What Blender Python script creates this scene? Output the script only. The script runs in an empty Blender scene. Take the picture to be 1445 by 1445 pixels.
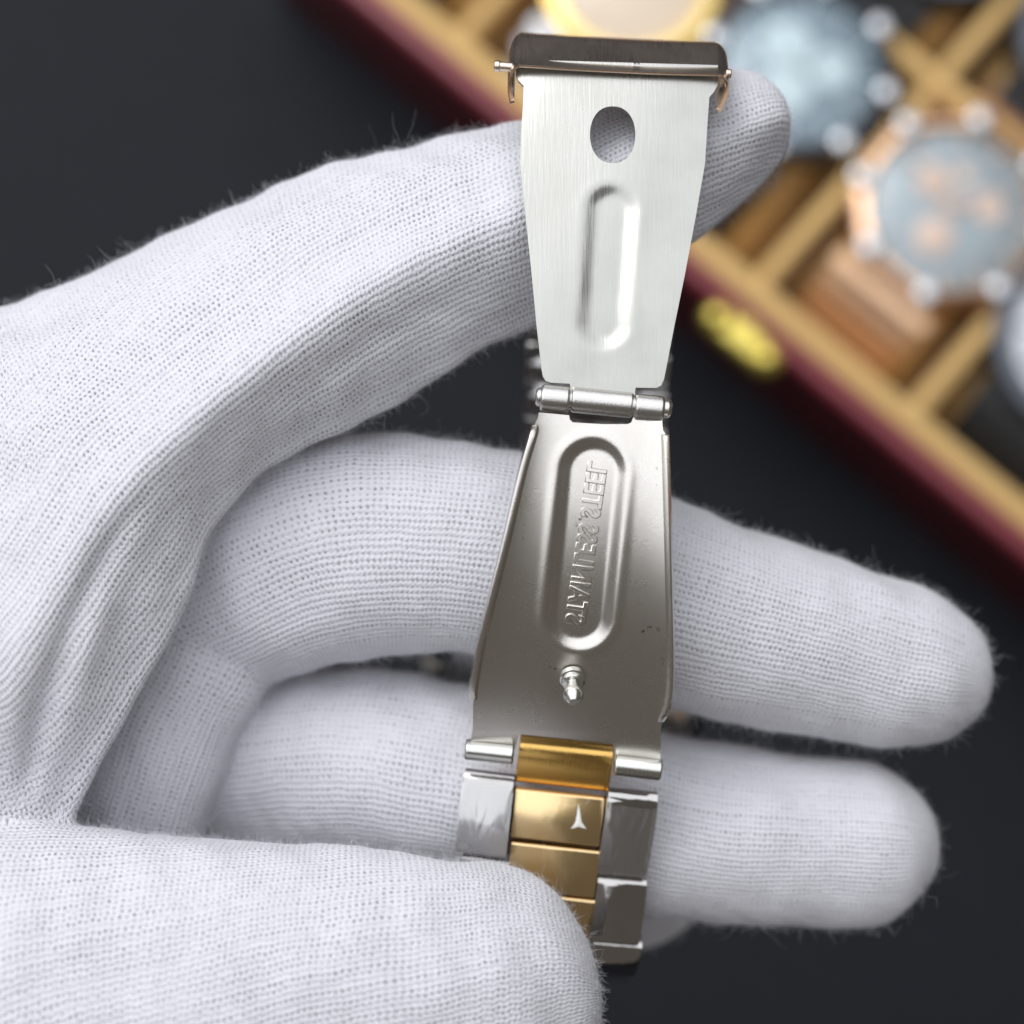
import bpy, bmesh, math, random
import numpy as np
from mathutils import Vector, Matrix, kdtree
from mathutils.geometry import delaunay_2d_cdt

random.seed(7)
rng = np.random.default_rng(11)
SC = bpy.context.scene
COL = SC.collection
R = math.radians

# ------------------------------------------------------------------ camera, world, lamps, exposure
D = 170.0            # mm, lens to the clasp
S = 0.068            # mm per photograph pixel at the clasp
TILT = R(9)          # camera leans this much off the vertical
ROT = Matrix.Rotation(TILT, 3, 'X')
ROTN = np.array(ROT)

cam = bpy.data.cameras.new('camera')
cam.sensor_width = 36.0
cam.lens = 36.0 * D / (1445 * S)
cam.clip_start = 0.005
cam.clip_end = 20.0
cam.dof.use_dof = True
cam.dof.focus_distance = 0.1715
cam.dof.aperture_fstop = 11.5
camo = bpy.data.objects.new('camera', cam)
camo.matrix_world = Matrix.Translation(ROT @ Vector((0, 0, D * 0.001))) @ ROT.to_4x4()
COL.objects.link(camo)
SC.camera = camo

world = bpy.data.worlds.new('World')
SC.world = world
world.use_nodes = True
bg = world.node_tree.nodes['Background']
bg.inputs['Color'].default_value = (1.0, 0.90, 0.80, 1)
bg.inputs['Strength'].default_value = 0.125

def area_lamp(name, loc, target, sx, sy, power, color):
    l = bpy.data.lights.new(name, 'AREA')
    l.shape = 'RECTANGLE'; l.size = sx; l.size_y = sy; l.energy = power; l.color = color
    o = bpy.data.objects.new(name, l)
    o.location = loc
    d = Vector(target) - Vector(loc)
    o.rotation_euler = d.to_track_quat('-Z', 'Y').to_euler()
    COL.objects.link(o)
    return o
area_lamp('skylight', (-0.42, 0.63, 1.20), (0, 0.03, -0.03), 3.4, 3.2, 50.5, (0.895, 0.935, 1.0))
area_lamp('window_light', (-0.62, 0.85, 1.15), (0, 0, -0.03), 0.9, 0.8, 8.4, (1.0, 0.975, 0.94))

SC.view_settings.view_transform = 'Standard'
SC.view_settings.look = 'None'
SC.view_settings.gamma = 1.0
SC.view_settings.use_curve_mapping = False
SC.view_settings.exposure = 0.0
SC.render.engine = 'CYCLES'
SC.cycles.max_bounces = 8
SC.cycles.transparent_max_bounces = 8
SC.cycles.use_denoising = True
SC.cycles_curves.shape = 'RIBBONS'

# ------------------------------------------------------------------ coordinates
def P(px, py, z=0.0):
    """a point z mm in front of the clasp plane that the lens sees at that pixel -> mm in the hand frame"""
    k = (D - z) / D
    return np.array([(px - 722.5) * S * k, (722.5 - py) * S * k, z])
def PN(a):
    a = np.asarray(a, float)
    k = (D - a[:, 2]) / D
    return np.stack([(a[:, 0] - 722.5) * S * k, (722.5 - a[:, 1]) * S * k, a[:, 2]], 1)
def W(p):
    """mm in the hand frame -> world metres"""
    return (np.asarray(p, float) @ ROTN.T) * 0.001
def WV(p):
    return Vector(W(p))
def ray(px, py, Z):
    """world point on the level Z (metres) along the line of sight through a pixel"""
    o = WV((0, 0, D)); d = WV(P(px, py, 0)) - o
    return o + d * ((Z - o.z) / d.z)

# ------------------------------------------------------------------ object helpers
BASE = {}
def thing(name, label, cat, loc, group=None):
    o = bpy.data.objects.new(name, None)
    o.empty_display_size = 0.01
    o.location = loc
    COL.objects.link(o)
    o['label'] = label; o['category'] = cat
    if group: o['group'] = group
    BASE[o.name] = Vector(loc)
    return o
def link(o, parent=None, mw=None):
    """put object o into the scene with world matrix mw under parent (parents are only moved, never turned)"""
    COL.objects.link(o)
    mw = mw or Matrix.Identity(4)
    if parent is not None:
        o.parent = parent
        pw = Matrix.Identity(4); p = parent
        while p is not None:
            pw = (p.matrix_basis if p.type != 'EMPTY' else Matrix.Translation(p.location)) @ pw; p = p.parent
        mw = pw.inverted() @ mw
    o.matrix_basis = mw
    return o
def mesh_from(name, V, F, mat, smooth=True, sharp=35):
    m = bpy.data.meshes.new(name)
    m.from_pydata([tuple(map(float, v)) for v in V], [], [tuple(map(int, f)) for f in F])
    m.materials.append(mat)
    if smooth:
        m.shade_smooth()
        m.set_sharp_from_angle(angle=R(sharp))
    m.update()
    return m
def part(name, V, F, mat, parent=None, frame='hand', mw=None, **k):
    """V in mm; frame 'hand' turns them to world metres, 'world' = metres as they are"""
    V = np.asarray(V, float)
    if frame == 'hand': V = W(V)
    o = bpy.data.objects.new(name, mesh_from(name, V, F, mat, **k))
    return link(o, parent, mw)
def from_bm(name, bm, mat, parent=None, mw=None, sharp=35):
    bmesh.ops.recalc_face_normals(bm, faces=bm.faces)
    m = bpy.data.meshes.new(name); bm.to_mesh(m); bm.free()
    m.materials.append(mat); m.shade_smooth(); m.set_sharp_from_angle(angle=R(sharp))
    o = bpy.data.objects.new(name, m)
    return link(o, parent, mw)
def copy_part(src, parent, mw):
    o = bpy.data.objects.new(src.name.split('.')[0], src.data)
    return link(o, parent, mw)

def norm(v):
    v = np.asarray(v, float); return v / (np.linalg.norm(v) + 1e-12)
def sstep(a, b, x):
    t = np.clip((x - a) / (b - a), 0, 1); return t * t * (3 - 2 * t)
def catmull(pts, n, closed=False):
    """n samples of a Catmull-Rom curve through pts (K, d)"""
    p = np.asarray(pts, float); K = len(p)
    if closed:
        t = np.arange(n) / n * K
        i = np.floor(t).astype(int); f = (t - i)[:, None]
        g = lambda k: p[(i + k) % K]
    else:
        t = np.linspace(0, K - 1, n); i = np.minimum(np.floor(t).astype(int), K - 2); f = (t - i)[:, None]
        q = np.vstack([2 * p[0] - p[1], p, 2 * p[-1] - p[-2]])
        g = lambda k: q[i + 1 + k]
    a, b, c, d = g(-1), g(0), g(1), g(2)
    return 0.5 * (2 * b + (c - a) * f + (2 * a - 5 * b + 4 * c - d) * f ** 2 + (3 * b - a - 3 * c + d) * f ** 3)

def rod(A, B, r, n=28, bev=0.18, caps=True, r2=None):
    """a turned rod between A and B (mm) with eased ends"""
    A = np.asarray(A, float); B = np.asarray(B, float); T = norm(B - A); L = np.linalg.norm(B - A)
    X = norm(np.cross(T, [0.2, 0.3, 0.93])); Y = np.cross(T, X)
    r2 = r if r2 is None else r2
    b = bev * r
    prof = [(0, r - b), (b * .35, r - b * .3), (b, r), (b + .03, r), (L * .5, (r + r2) / 2), (L - b - .03, r2), (L - b, r2), (L - b * .35, r2 - b * .3), (L, r2 - b)]
    V = []; F = []
    for s, rr in prof:
        for k in range(n):
            a = 2 * math.pi * k / n
            V.append(A + T * s + rr * (math.cos(a) * X + math.sin(a) * Y))
    for j in range(len(prof) - 1):
        for k in range(n):
            F.append((j * n + k, j * n + (k + 1) % n, (j + 1) * n + (k + 1) % n, (j + 1) * n + k))
    if caps:
        F.append(tuple(range(n))[::-1]); F.append(tuple(range((len(prof) - 1) * n, len(prof) * n)))
    return V, F
def lathe(A, T, prof, n=32):
    """turned shape: prof = (distance along T, radius)"""
    A = np.asarray(A, float); T = norm(T)
    X = norm(np.cross(T, [0.91, 0.3, 0.2])); Y = np.cross(T, X)
    V = []; F = []
    for s, rr in prof:
        for k in range(n):
            a = 2 * math.pi * k / n
            V.append(A + T * s + rr * (math.cos(a) * X + math.sin(a) * Y))
    for j in range(len(prof) - 1):
        for k in range(n):
            F.append((j * n + k, j * n + (k + 1) % n, (j + 1) * n + (k + 1) % n, (j + 1) * n + k))
    F.append(tuple(range(n))[::-1]); F.append(tuple(range((len(prof) - 1) * n, len(prof) * n)))
    return V, F

# ------------------------------------------------------------------ materials
class NT:
    def __init__(s, name):
        s.m = bpy.data.materials.new(name); s.m.use_nodes = True
        s.t = s.m.node_tree; s.b = s.t.nodes['Principled BSDF']
    def n(s, typ, **k):
        o = s.t.nodes.new(typ)
        for a, v in k.items(): setattr(o, a, v)
        return o
    def put(s, sock, v):
        if hasattr(v, 'is_output') or isinstance(v, bpy.types.NodeSocket): s.t.links.new(v, sock)
        elif v is not None: sock.default_value = v
    def math(s, op, a, b=None, c=None, clamp=False):
        o = s.n('ShaderNodeMath', operation=op, use_clamp=clamp)
        for i, v in enumerate((a, b, c)): s.put(o.inputs[i], v)
        return o.outputs[0]
    def noise(s, vec, scale, detail=3, rough=.55, dim='3D'):
        o = s.n('ShaderNodeTexNoise', noise_dimensions=dim)
        s.put(o.inputs['Vector'], vec); o.inputs['Scale'].default_value = scale
        o.inputs['Detail'].default_value = detail; o.inputs['Roughness'].default_value = rough
        return o.outputs['Fac']
    def ramp(s, x, a, b, lo=0.0, hi=1.0, smooth=True):
        o = s.n('ShaderNodeMapRange', interpolation_type='SMOOTHSTEP' if smooth else 'LINEAR')
        for i, v in enumerate((x, a, b, lo, hi)): s.put(o.inputs[i], v)
        return o.outputs[0]
    def mix(s, f, a, b):
        o = s.n('ShaderNodeMix', data_type='RGBA')
        s.put(o.inputs[0], f)
        for i, v in ((6, a), (7, b)):
            if isinstance(v, tuple) and len(v) == 3: v = (*v, 1)
            s.put(o.inputs[i], v)
        return o.outputs[2]
    def bump(s, h, dist, strength=1.0, nrm=None):
        o = s.n('ShaderNodeBump'); o.inputs['Strength'].default_value = strength
        o.inputs['Distance'].default_value = dist; s.put(o.inputs['Height'], h); s.put(o.inputs['Normal'], nrm)
        return o.outputs[0]
    def scale(s, v3, loc=(0, 0, 0), rot=(0, 0, 0)):
        c = s.n('ShaderNodeTexCoord'); o = s.n('ShaderNodeMapping')
        o.inputs['Scale'].default_value = v3; o.inputs['Rotation'].default_value = rot
        s.t.links.new(c.outputs['Object'], o.inputs['Vector']); return o.outputs[0]
    def set(s, **k):
        for a, v in k.items():
            if isinstance(v, tuple) and len(v) == 3: v = (*v, 1)
            s.put(s.b.inputs[a.replace('_', ' ')], v)
        return s

def knit_material():
    k = NT('white_cotton_knit')
    uv = k.n('ShaderNodeUVMap', uv_map='knit').outputs[0]
    sx = k.n('ShaderNodeSeparateXYZ'); k.t.links.new(uv, sx.inputs[0])
    obj = k.scale((1, 1, 1))
    n1 = k.noise(obj, 260, 2); n2 = k.noise(obj, 330, 2); n3 = k.noise(obj, 90, 2)
    n2b = k.n('ShaderNodeVectorMath', operation='ADD'); k.t.links.new(obj, n2b.inputs[0]); n2b.inputs[1].default_value = (3.1, 1.7, 9.2)
    n4 = k.noise(n2b.outputs[0], 900, 2)
    u = k.math('ADD', k.math('DIVIDE', sx.outputs[0], 0.53), k.math('MULTIPLY', n1, 0.9))
    v = k.math('ADD', k.math('DIVIDE', sx.outputs[1], 0.66), k.math('ADD', k.math('MULTIPLY', n2, 0.6), k.math('MULTIPLY', n4, 0.5)))
    n5 = k.noise(obj, 55, 1); n6 = k.noise(n2b.outputs[0], 48, 1)
    u = k.math('ADD', u, k.math('MULTIPLY', n6, 4.0)); v = k.math('ADD', v, k.math('MULTIPLY', n5, 3.2))
    TAU = 2 * math.pi
    ua = k.math('MULTIPLY', u, TAU)
    row = k.math('FLOOR', v)
    stag = k.math('MULTIPLY', row, 2.3)
    zig = k.math('MULTIPLY', k.math('SINE', k.math('ADD', ua, stag)), 0.11)
    va = k.math('MULTIPLY', k.math('ADD', v, zig), TAU)
    rib = k.math('MULTIPLY_ADD', k.math('COSINE', va), -0.5, 0.5)          # 1 on the yarn, 0 in the valley
    val = k.math('SUBTRACT', 1.0, rib)
    wn = k.n('ShaderNodeTexWhiteNoise', noise_dimensions='1D'); k.put(wn.inputs['W'], k.math('FLOOR', k.math('ADD', v, 0.5)))
    rowph = k.math('MULTIPLY', wn.outputs['Value'], 1.9)
    beat = k.math('MULTIPLY_ADD', k.math('COSINE', k.math('ADD', k.math('ADD', ua, rowph), 0.6)), 0.5, 0.5)
    gap = k.math('MULTIPLY', k.math('POWER', val, 1.6), k.math('MULTIPLY_ADD', beat, 0.8, 0.2))
    openness = k.math('MULTIPLY', k.ramp(n3, 0.32, 0.66, 0.5, 1.0), k.ramp(k.noise(obj, 1500, 1), 0.3, 0.62, 0.35, 1.15))
    hole = k.math('MULTIPLY', k.ramp(gap, 0.35, 0.95), openness)
    fine = k.noise(obj, 6500, 3, .7)
    loop = k.math('MULTIPLY', k.math('MULTIPLY_ADD', k.math('COSINE', k.math('ADD', ua, 3.4)), 0.5, 0.5), k.math('MULTIPLY', rib, 0.22))
    h = k.math('ADD', k.math('MULTIPLY', rib, 0.42), loop)
    h = k.math('SUBTRACT', h, k.math('MULTIPLY', hole, 0.75))
    h = k.math('ADD', h, k.math('MULTIPLY', fine, 0.5))
    # through the open stitches the darker inside of the glove shows
    soil = k.ramp(k.noise(obj, 60, 4), 0.58, 0.8, 0.0, 0.16)
    yarn = k.mix(soil, (0.80, 0.797, 0.847), (0.66, 0.61, 0.60))
    fluff = k.ramp(k.noise(obj, 2300, 3, .65), 0.42, 0.68)
    colr = k.mix(k.math('MULTIPLY', hole, k.math('MULTIPLY_ADD', fluff, -0.40, 0.78)), yarn, (0.20, 0.175, 0.18))
    k.set(Base_Color=colr, Roughness=0.95, Specular_IOR_Level=0.12, Sheen_Weight=0.25, Sheen_Roughness=0.5)
    k.put(k.b.inputs['Normal'], k.bump(h, 0.00022, 0.7))
    return k.m
def fibre_material():
    k = NT('cotton_fibre'); k.set(Base_Color=(0.85, 0.86, 0.9), Roughness=0.8, Specular_IOR_Level=0.2)
    return k.m
def steel(name, col, rough, wave=0.0, grain=0.0, grain_scale=9000, brush=None, smudge=0.08, aniso=0.0, dirt=None, stretch=(1, 1, 1)):
    k = NT(name)
    o = k.scale((1, 1, 1))
    sm = k.noise(o, 170, 4, .6)
    rg = k.math('ADD', k.math('MULTIPLY', k.math('SUBTRACT', sm, 0.5), smudge * 2), rough)
    c = k.mix(k.ramp(sm, 0.35, 0.7), col, tuple(x * 0.93 for x in col))
    nrm = None
    if grain:
        g = k.noise(o, grain_scale, 2, .6)
        nrm = k.bump(g, 0.00006, grain)
        c = k.mix(k.ramp(g, 0.45, 0.75, 0.0, 0.30), c, tuple(x * 0.62 for x in col))
    if brush:
        b = k.noise(k.scale(brush), 1.0, 3, .6)
        nrm = k.bump(b, 0.00003, 0.6, nrm)
        rg = k.math('ADD', rg, k.math('MULTIPLY', k.math('SUBTRACT', b, .5), 0.16))
    if wave:
        nrm = k.bump(k.noise(k.scale((1, .6, 1)), 260, 2, .5), 0.0009, wave, nrm)
    if dirt:
        d = k.n('ShaderNodeTexVoronoi', feature='DISTANCE_TO_EDGE'); k.t.links.new(k.scale((1, .45, 1)), d.inputs['Vector']); d.inputs['Scale'].default_value = 190
        line = k.ramp(d.outputs['Distance'], 0.0, 0.030, 1.0, 0.0)
        mask = k.math('MULTIPLY', line, k.ramp(k.noise(o, 240, 3), 0.60, 0.68))
        mask = k.math('MULTIPLY', mask, k.ramp(k.noise(o, 2600, 2), 0.45, 0.6))
        c = k.mix(k.math('MULTIPLY', mask, dirt), c, (0.015, 0.013, 0.012))
    k.set(Base_Color=c, Metallic=1.0, Roughness=rg, Anisotropic=aniso)
    k.put(k.b.inputs['Normal'], nrm)
    return k.m
def filmed(name, col, rough, wrinkle):
    """polished metal under a wrinkled clear protective film"""
    k = NT(name)
    w = k.scale((330, 120, 330), rot=(0.2, 0.1, 0.5))
    n = k.noise(w, 1.0, 2, .5)
    n2 = k.noise(k.scale((1, 1, 1)), 420, 3)
    k.set(Base_Color=col, Metallic=1.0, Roughness=rough, Coat_Weight=1.0, Coat_Roughness=0.09, Coat_IOR=1.55)
    h = k.math('ADD', n, k.math('MULTIPLY', n2, .35))
    k.put(k.b.inputs['Coat Normal'], k.bump(h, 0.0012, wrinkle))
    k.put(k.b.inputs['Normal'], k.bump(h, 0.00025, wrinkle * 0.5))
    return k.m
def plain(name, col, rough, metallic=0.0, coat=0.0, mottle=0.12, mscale=300, bump=0.0, sheen=0.0, spec=0.5):
    k = NT(name)
    o = k.scale((1, 1, 1)); n = k.noise(o, mscale, 4)
    c = k.mix(n, tuple(x * (1 - mottle) for x in col), tuple(min(1, x * (1 + mottle)) for x in col))
    k.set(Base_Color=c, Roughness=rough, Metallic=metallic, Coat_Weight=coat, Coat_Roughness=0.08, Sheen_Weight=sheen, Specular_IOR_Level=spec)
    if bump: k.put(k.b.inputs['Normal'], k.bump(k.noise(o, mscale * 6, 3), 0.0004, bump))
    return k.m

M_KNIT = knit_material()
M_FIBRE = fibre_material()
M_BLADE_UP = steel('satin_steel', (0.50, 0.495, 0.46), 0.31, brush=(5200, 260, 260), smudge=0.12)
M_BLADE_LOW = steel('blasted_steel', (0.72, 0.685, 0.635), 0.28, grain=0.22, grain_scale=9500, smudge=0.05, dirt=0.8)
M_BARREL = steel('worn_steel', (0.70, 0.68, 0.65), 0.27, grain=0.25, grain_scale=8000)
M_TABEND = steel('bright_steel', (0.74, 0.74, 0.70), 0.22, grain=0.10)
M_COVER = steel('brushed_dark_steel', (0.80, 0.68, 0.58), 0.30, brush=(9000, 300, 300))
M_GOLD = steel('brushed_gold', (0.80, 0.50, 0.15), 0.24, brush=(7000, 300, 300), smudge=0.05)
M_GOLDFILM = filmed('gold_under_film', (0.90, 0.66, 0.33), 0.26, 0.35)
M_STEELFILM = filmed('polished_steel_under_film', (0.66, 0.65, 0.64), 0.10, 0.55)
M_DARKSTEEL = steel('watch_case_steel', (0.34, 0.34, 0.35), 0.25)
M_STEEL = steel('polished_steel', (0.56, 0.54, 0.52), 0.07, wave=0.30, smudge=0.04)
def clear_film():
    k = NT('clear_film')
    out = k.t.nodes['Material Output']
    tr = k.n('ShaderNodeBsdfTransparent'); gl = k.n('ShaderNodeBsdfGlossy'); gl.inputs['Roughness'].default_value = 0.22
    df = k.n('ShaderNodeBsdfDiffuse'); df.inputs['Color'].default_value = (.8, .8, .8, 1)
    fr = k.n('ShaderNodeFresnel'); fr.inputs['IOR'].default_value = 1.6
    m1 = k.n('ShaderNodeMixShader'); m2 = k.n('ShaderNodeMixShader')
    m1.inputs[0].default_value = 0.05
    k.t.links.new(tr.outputs[0], m1.inputs[1]); k.t.links.new(df.outputs[0], m1.inputs[2])
    k.put(m2.inputs[0], k.math('MULTIPLY_ADD', fr.outputs[0], 1.8, 0.20, True))
    k.t.links.new(m1.outputs[0], m2.inputs[1]); k.t.links.new(gl.outputs[0], m2.inputs[2])
    k.t.links.new(m2.outputs[0], out.inputs['Surface'])
    return k.m
M_CLEAR = clear_film()
M_STAR = plain('star_white', (0.85, 0.84, 0.80), 0.15, mottle=0.02, coat=1.0)
M_LACQUER_SHADED = plain('lacquer_shaded', (0.085, 0.008, 0.010), 0.32, coat=0.3, mottle=0.3, mscale=60, spec=.4)  # box lacquer, its colour darkened for the shade on the walls
M_LACQUER_LIT = plain('lacquer_lit', (0.25, 0.035, 0.050), 0.30, coat=0.5, mottle=0.15, mscale=60, spec=.5)  # same lacquer, its colour lightened for the sky gloss on the rim
M_SUEDE = plain('tan_suede', (0.76, 0.50, 0.20), 0.95, mottle=0.10, mscale=500, bump=0.4, sheen=0.3, spec=0.15)
M_BRASS = plain('brass', (0.86, 0.70, 0.16), 0.30, metallic=0.85, mottle=0.1)
M_TABLE = plain('dark_table', (0.0125, 0.0135, 0.018), 0.7, mottle=0.18, mscale=120, bump=0.2, spec=0.2)
M_ROSE = plain('rose_gold', (0.88, 0.56, 0.36), 0.26, metallic=1.0, mottle=0.05)
M_ROSE_B = plain('rose_gold_brushed', (0.84, 0.57, 0.37), 0.42, metallic=0.9, mottle=0.08)
M_SILVER = plain('silver_steel', (0.72, 0.74, 0.77), 0.20, metallic=1.0, mottle=0.05)
M_GUN = plain('gunmetal', (0.12, 0.13, 0.15), 0.35, metallic=0.8)
M_DIAL_BLUE = plain('blue_grey_dial', (0.20, 0.27, 0.32), 0.35, metallic=0.3, coat=0.8, mottle=0.2, mscale=150)
M_DIAL_GREY = plain('slate_dial', (0.33, 0.39, 0.42), 0.35, metallic=0.3, coat=0.8, mottle=0.2, mscale=150)
M_DIAL_GOLD = plain('champagne_dial', (0.80, 0.66, 0.50), 0.35, coat=0.6, mottle=0.15, mscale=120)
M_DIAL_WHITE = plain('white_dial', (0.78, 0.80, 0.84), 0.4, coat=0.6, mottle=0.06)
M_YGOLD = plain('yellow_gold', (0.90, 0.66, 0.25), 0.24, metallic=1.0, mottle=0.05)
M_BLACK = plain('black_rubber', (0.012, 0.012, 0.013), 0.55, mottle=0.2)
M_CREAM = plain('pale_gold', (0.78, 0.66, 0.50), 0.35, metallic=0.3, mottle=0.05)
M_INLAY = plain('pale_rose_print', (0.78, 0.60, 0.50), 0.4, mottle=0.12, mscale=400)
M_PALE = plain('pale_blue_print', (0.62, 0.76, 0.80), 0.4, mottle=0.12, mscale=400)

# ------------------------------------------------------------------ table
Z_RIM = -0.205
Z_TABLE = Z_RIM - 0.044
def table():
    bm = bmesh.new()
    bmesh.ops.create_grid(bm, x_segments=40, y_segments=40, size=1.2)
    for v in bm.verts: v.co.z = Z_TABLE
    o = from_bm('table_top', bm, M_TABLE); o['kind'] = 'structure'
table()

# ------------------------------------------------------------------ the watch box behind
r0 = ray(1060, 412, Z_RIM); r1 = ray(1445, 784, Z_RIM); rr0 = ray(502, 0, Z_RIM)
A_DIR = (r1 - rr0); A_DIR.z = 0; A_DIR.normalize()
B_DIR = Vector((-A_DIR.y, A_DIR.x, 0))
if (ray(1340, 295, Z_RIM) - r0).dot(B_DIR) < 0: B_DIR = -B_DIR
PITCH = (ray(1285, 590, Z_RIM) - r0).dot(A_DIR)
O_BOX = rr0 + A_DIR * (r0 - rr0).dot(A_DIR)          # on the outer rim line, at the middle divider
ROW = (ray(1335, 108, Z_RIM) - O_BOX).dot(B_DIR)
def bp(a, b, z): return O_BOX + A_DIR * a + B_DIR * b + Vector((0, 0, z - Z_RIM))
MB4 = Matrix(((A_DIR.x, B_DIR.x, 0, 0), (A_DIR.y, B_DIR.y, 0, 0), (0, 0, 1, 0), (0, 0, 0, 1)))
def rbox(name, a0, a1, b0, b1, z0, z1, mat, parent, bev=0.001, seg=3):
    bm = bmesh.new()
    bmesh.ops.create_cube(bm, size=1)
    for v in bm.verts:
        v.co = Vector(((a1 - a0) * v.co.x, (b1 - b0) * v.co.y, (z1 - z0) * v.co.z))
    if bev: bmesh.ops.bevel(bm, geom=bm.edges[:], offset=bev, segments=seg, affect='EDGES', profile=0.5)
    c = bp((a0 + a1) / 2, (b0 + b1) / 2, (z0 + z1) / 2)
    return from_bm(name, bm, mat, parent, Matrix.Translation(c) @ MB4)
TR = 0.0046     # lacquered rim width
LN = 0.0056    # lining width
def watch_box():
    t = thing('watch_box', 'open burgundy lacquered watch box with tan suede compartments and brass latch', 'watch box', bp(0, ROW, Z_TABLE))
    a0, a1 = -3 * PITCH - TR - LN, 3 * PITCH + TR + LN
    b1 = 2 * ROW - TR * 0.4
    zb = Z_TABLE + 0.001
    rbox('front_wall', a0, a1, 0.0012, TR, zb, Z_RIM - 0.0062, M_LACQUER_SHADED, t, 0.0008)
    rbox('rim', a0, a1, 0, TR, Z_RIM - 0.006, Z_RIM, M_LACQUER_LIT, t, 0.0022, 5)
    rbox('back_wall', a0, a1, b1 - TR, b1, zb, Z_RIM, M_LACQUER_SHADED, t, 0.002)
    rbox('side_wall', a0, a0 + TR, TR + 0.0002, b1 - TR - 0.0002, zb, Z_RIM, M_LACQUER_SHADED, t, 0.002)
    rbox('side_wall', a1 - TR, a1, TR + 0.0002, b1 - TR - 0.0002, zb, Z_RIM, M_LACQUER_SHADED, t, 0.002)
    rbox('bottom', a0 + TR, a1 - TR, TR + 0.0003, b1 - TR - 0.0003, zb, zb + 0.006, M_SUEDE, t, 0.0004)
    rbox('front_lining', a0 + TR + .0002, a1 - TR - .0002, TR + 0.0003, TR + LN, zb + .0062, Z_RIM - 0.0006, M_SUEDE, t, 0.0014)
    rbox('back_lining', a0 + TR + .0002, a1 - TR - .0002, b1 - TR - LN, b1 - TR - .0003, zb + .0062, Z_RIM - 0.0006, M_SUEDE, t, 0.0014)
    zd = Z_RIM - 0.003
    rbox('long_divider', a0 + TR + .0003, a1 - TR - .0003, ROW - 0.0022, ROW + 0.0022, zb + .0062, zd, M_SUEDE, t, 0.0014)
    for k in range(-3, 4):
        a = k * PITCH
        rbox('divider', a - 0.0021, a + 0.0021, TR + LN + .0002, ROW - 0.0024, zb + .0062, zd - 0.0004, M_SUEDE, t, 0.0014)
        rbox('divider', a - 0.0021, a + 0.0021, ROW + 0.0024, b1 - TR - LN - .0002, zb + .0062, zd - 0.0004, M_SUEDE, t, 0.0014)
    # latch in the middle of the front wall
    c = (ray(1050, 452, Z_RIM - 0.006) - O_BOX).dot(A_DIR)
    c += 0.0028
    bm = bmesh.new()
    V = []
    w, h = 0.0092, 0.0092
    for k in range(48):
        a = 2 * math.pi * k / 48
        rr = 1 + 0.13 * math.cos(4 * a)
        V.append((w * rr * math.cos(a), h * rr * math.sin(a)))
    lo = [bm.verts.new((x, 0, y)) for x, y in V]; hi = [bm.verts.new((x * .93, -0.0022, y * .93)) for x, y in V]
    for k in range(48): bm.faces.new((lo[k], lo[(k + 1) % 48], hi[(k + 1) % 48], hi[k]))
    bm.faces.new(hi); bm.faces.new(lo[::-1])
    plate = from_bm('latch', bm, M_BRASS, t, Matrix.Translation(bp(c, 0.0009, Z_RIM - 0.0095)) @ MB4)
    rbox('latch_tongue', c - .0078, c + .0078, -0.0060, 0.0008, Z_RIM - 0.0050, Z_RIM + 0.0010, M_BRASS, t, 0.0016)
    for s in (-1, 1):
        bm = bmesh.new(); bmesh.ops.create_uvsphere(bm, u_segments=16, v_segments=10, radius=0.0034)
        from_bm('latch_knob', bm, M_BRASS, t, Matrix.Translation(bp(c + s * 0.0070, -0.0030, Z_RIM - 0.0004)))
    return t
watch_box()

CB = TR + LN + (ROW - 0.0022 - TR - LN) / 2          # middle of the front row
def cushion(a, b, label):
    """one tan pillow in a compartment"""
    bm = bmesh.new(); bmesh.ops.create_cube(bm, size=1)
    bmesh.ops.subdivide_edges(bm, edges=bm.edges[:], cuts=7, use_grid_fill=True)
    sx, sy, sz = PITCH * 0.74, ROW * 0.66, 0.026
    for v in bm.verts:
        p = v.co * 2
        q = Vector((p.x * math.sqrt(max(0, 1 - p.y ** 2 * .10 - p.z ** 2 * .25)), p.y * math.sqrt(max(0, 1 - p.x ** 2 * .08 - p.z ** 2 * .42)), p.z * math.sqrt(max(0, 1 - p.x ** 2 * .2 - p.y ** 2 * .42))))
        v.co = Vector((q.x * sx / 2, q.y * sy / 2, q.z * sz / 2))
    o = from_bm('cushion', bm, M_SUEDE, None, Matrix.Translation(bp(a, b, Z_RIM - 0.006 - 0.0172)) @ MB4, sharp=80)
    o['label'] = label; o['category'] = 'cushion'; o['group'] = 'cushions in the watch box'
    return o

def disc(bm, z0, z1, r, n=40, lobes=None, top=1.0, cx=0, cy=0):
    """a (possibly lobed) disc with an eased top edge added to bm"""
    def ring(z, f):
        return [bm.verts.new((cx + r * f * (lobes(2 * math.pi * k / n) if lobes else 1) * math.cos(2 * math.pi * k / n),
                              cy + r * f * (lobes(2 * math.pi * k / n) if lobes else 1) * math.sin(2 * math.pi * k / n), z)) for k in range(n)]
    e = min(0.0006, (z1 - z0) * .4)
    rs = [ring(z0, 1), ring(z1 - e, 1), ring(z1 - e * .3, top * 0.5 + .5 - .012), ring(z1, top - .03)]
    for p, q in zip(rs, rs[1:]):
        for k in range(n): bm.faces.new((p[k], p[(k + 1) % n], q[(k + 1) % n], q[k]))
    bm.faces.new(rs[-1]); bm.faces.new(rs[0][::-1])
def octagon(th):
    m = (th + math.pi / 8) % (math.pi / 4) - math.pi / 8
    return 0.93 / math.cos(m) * 0.985
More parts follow.
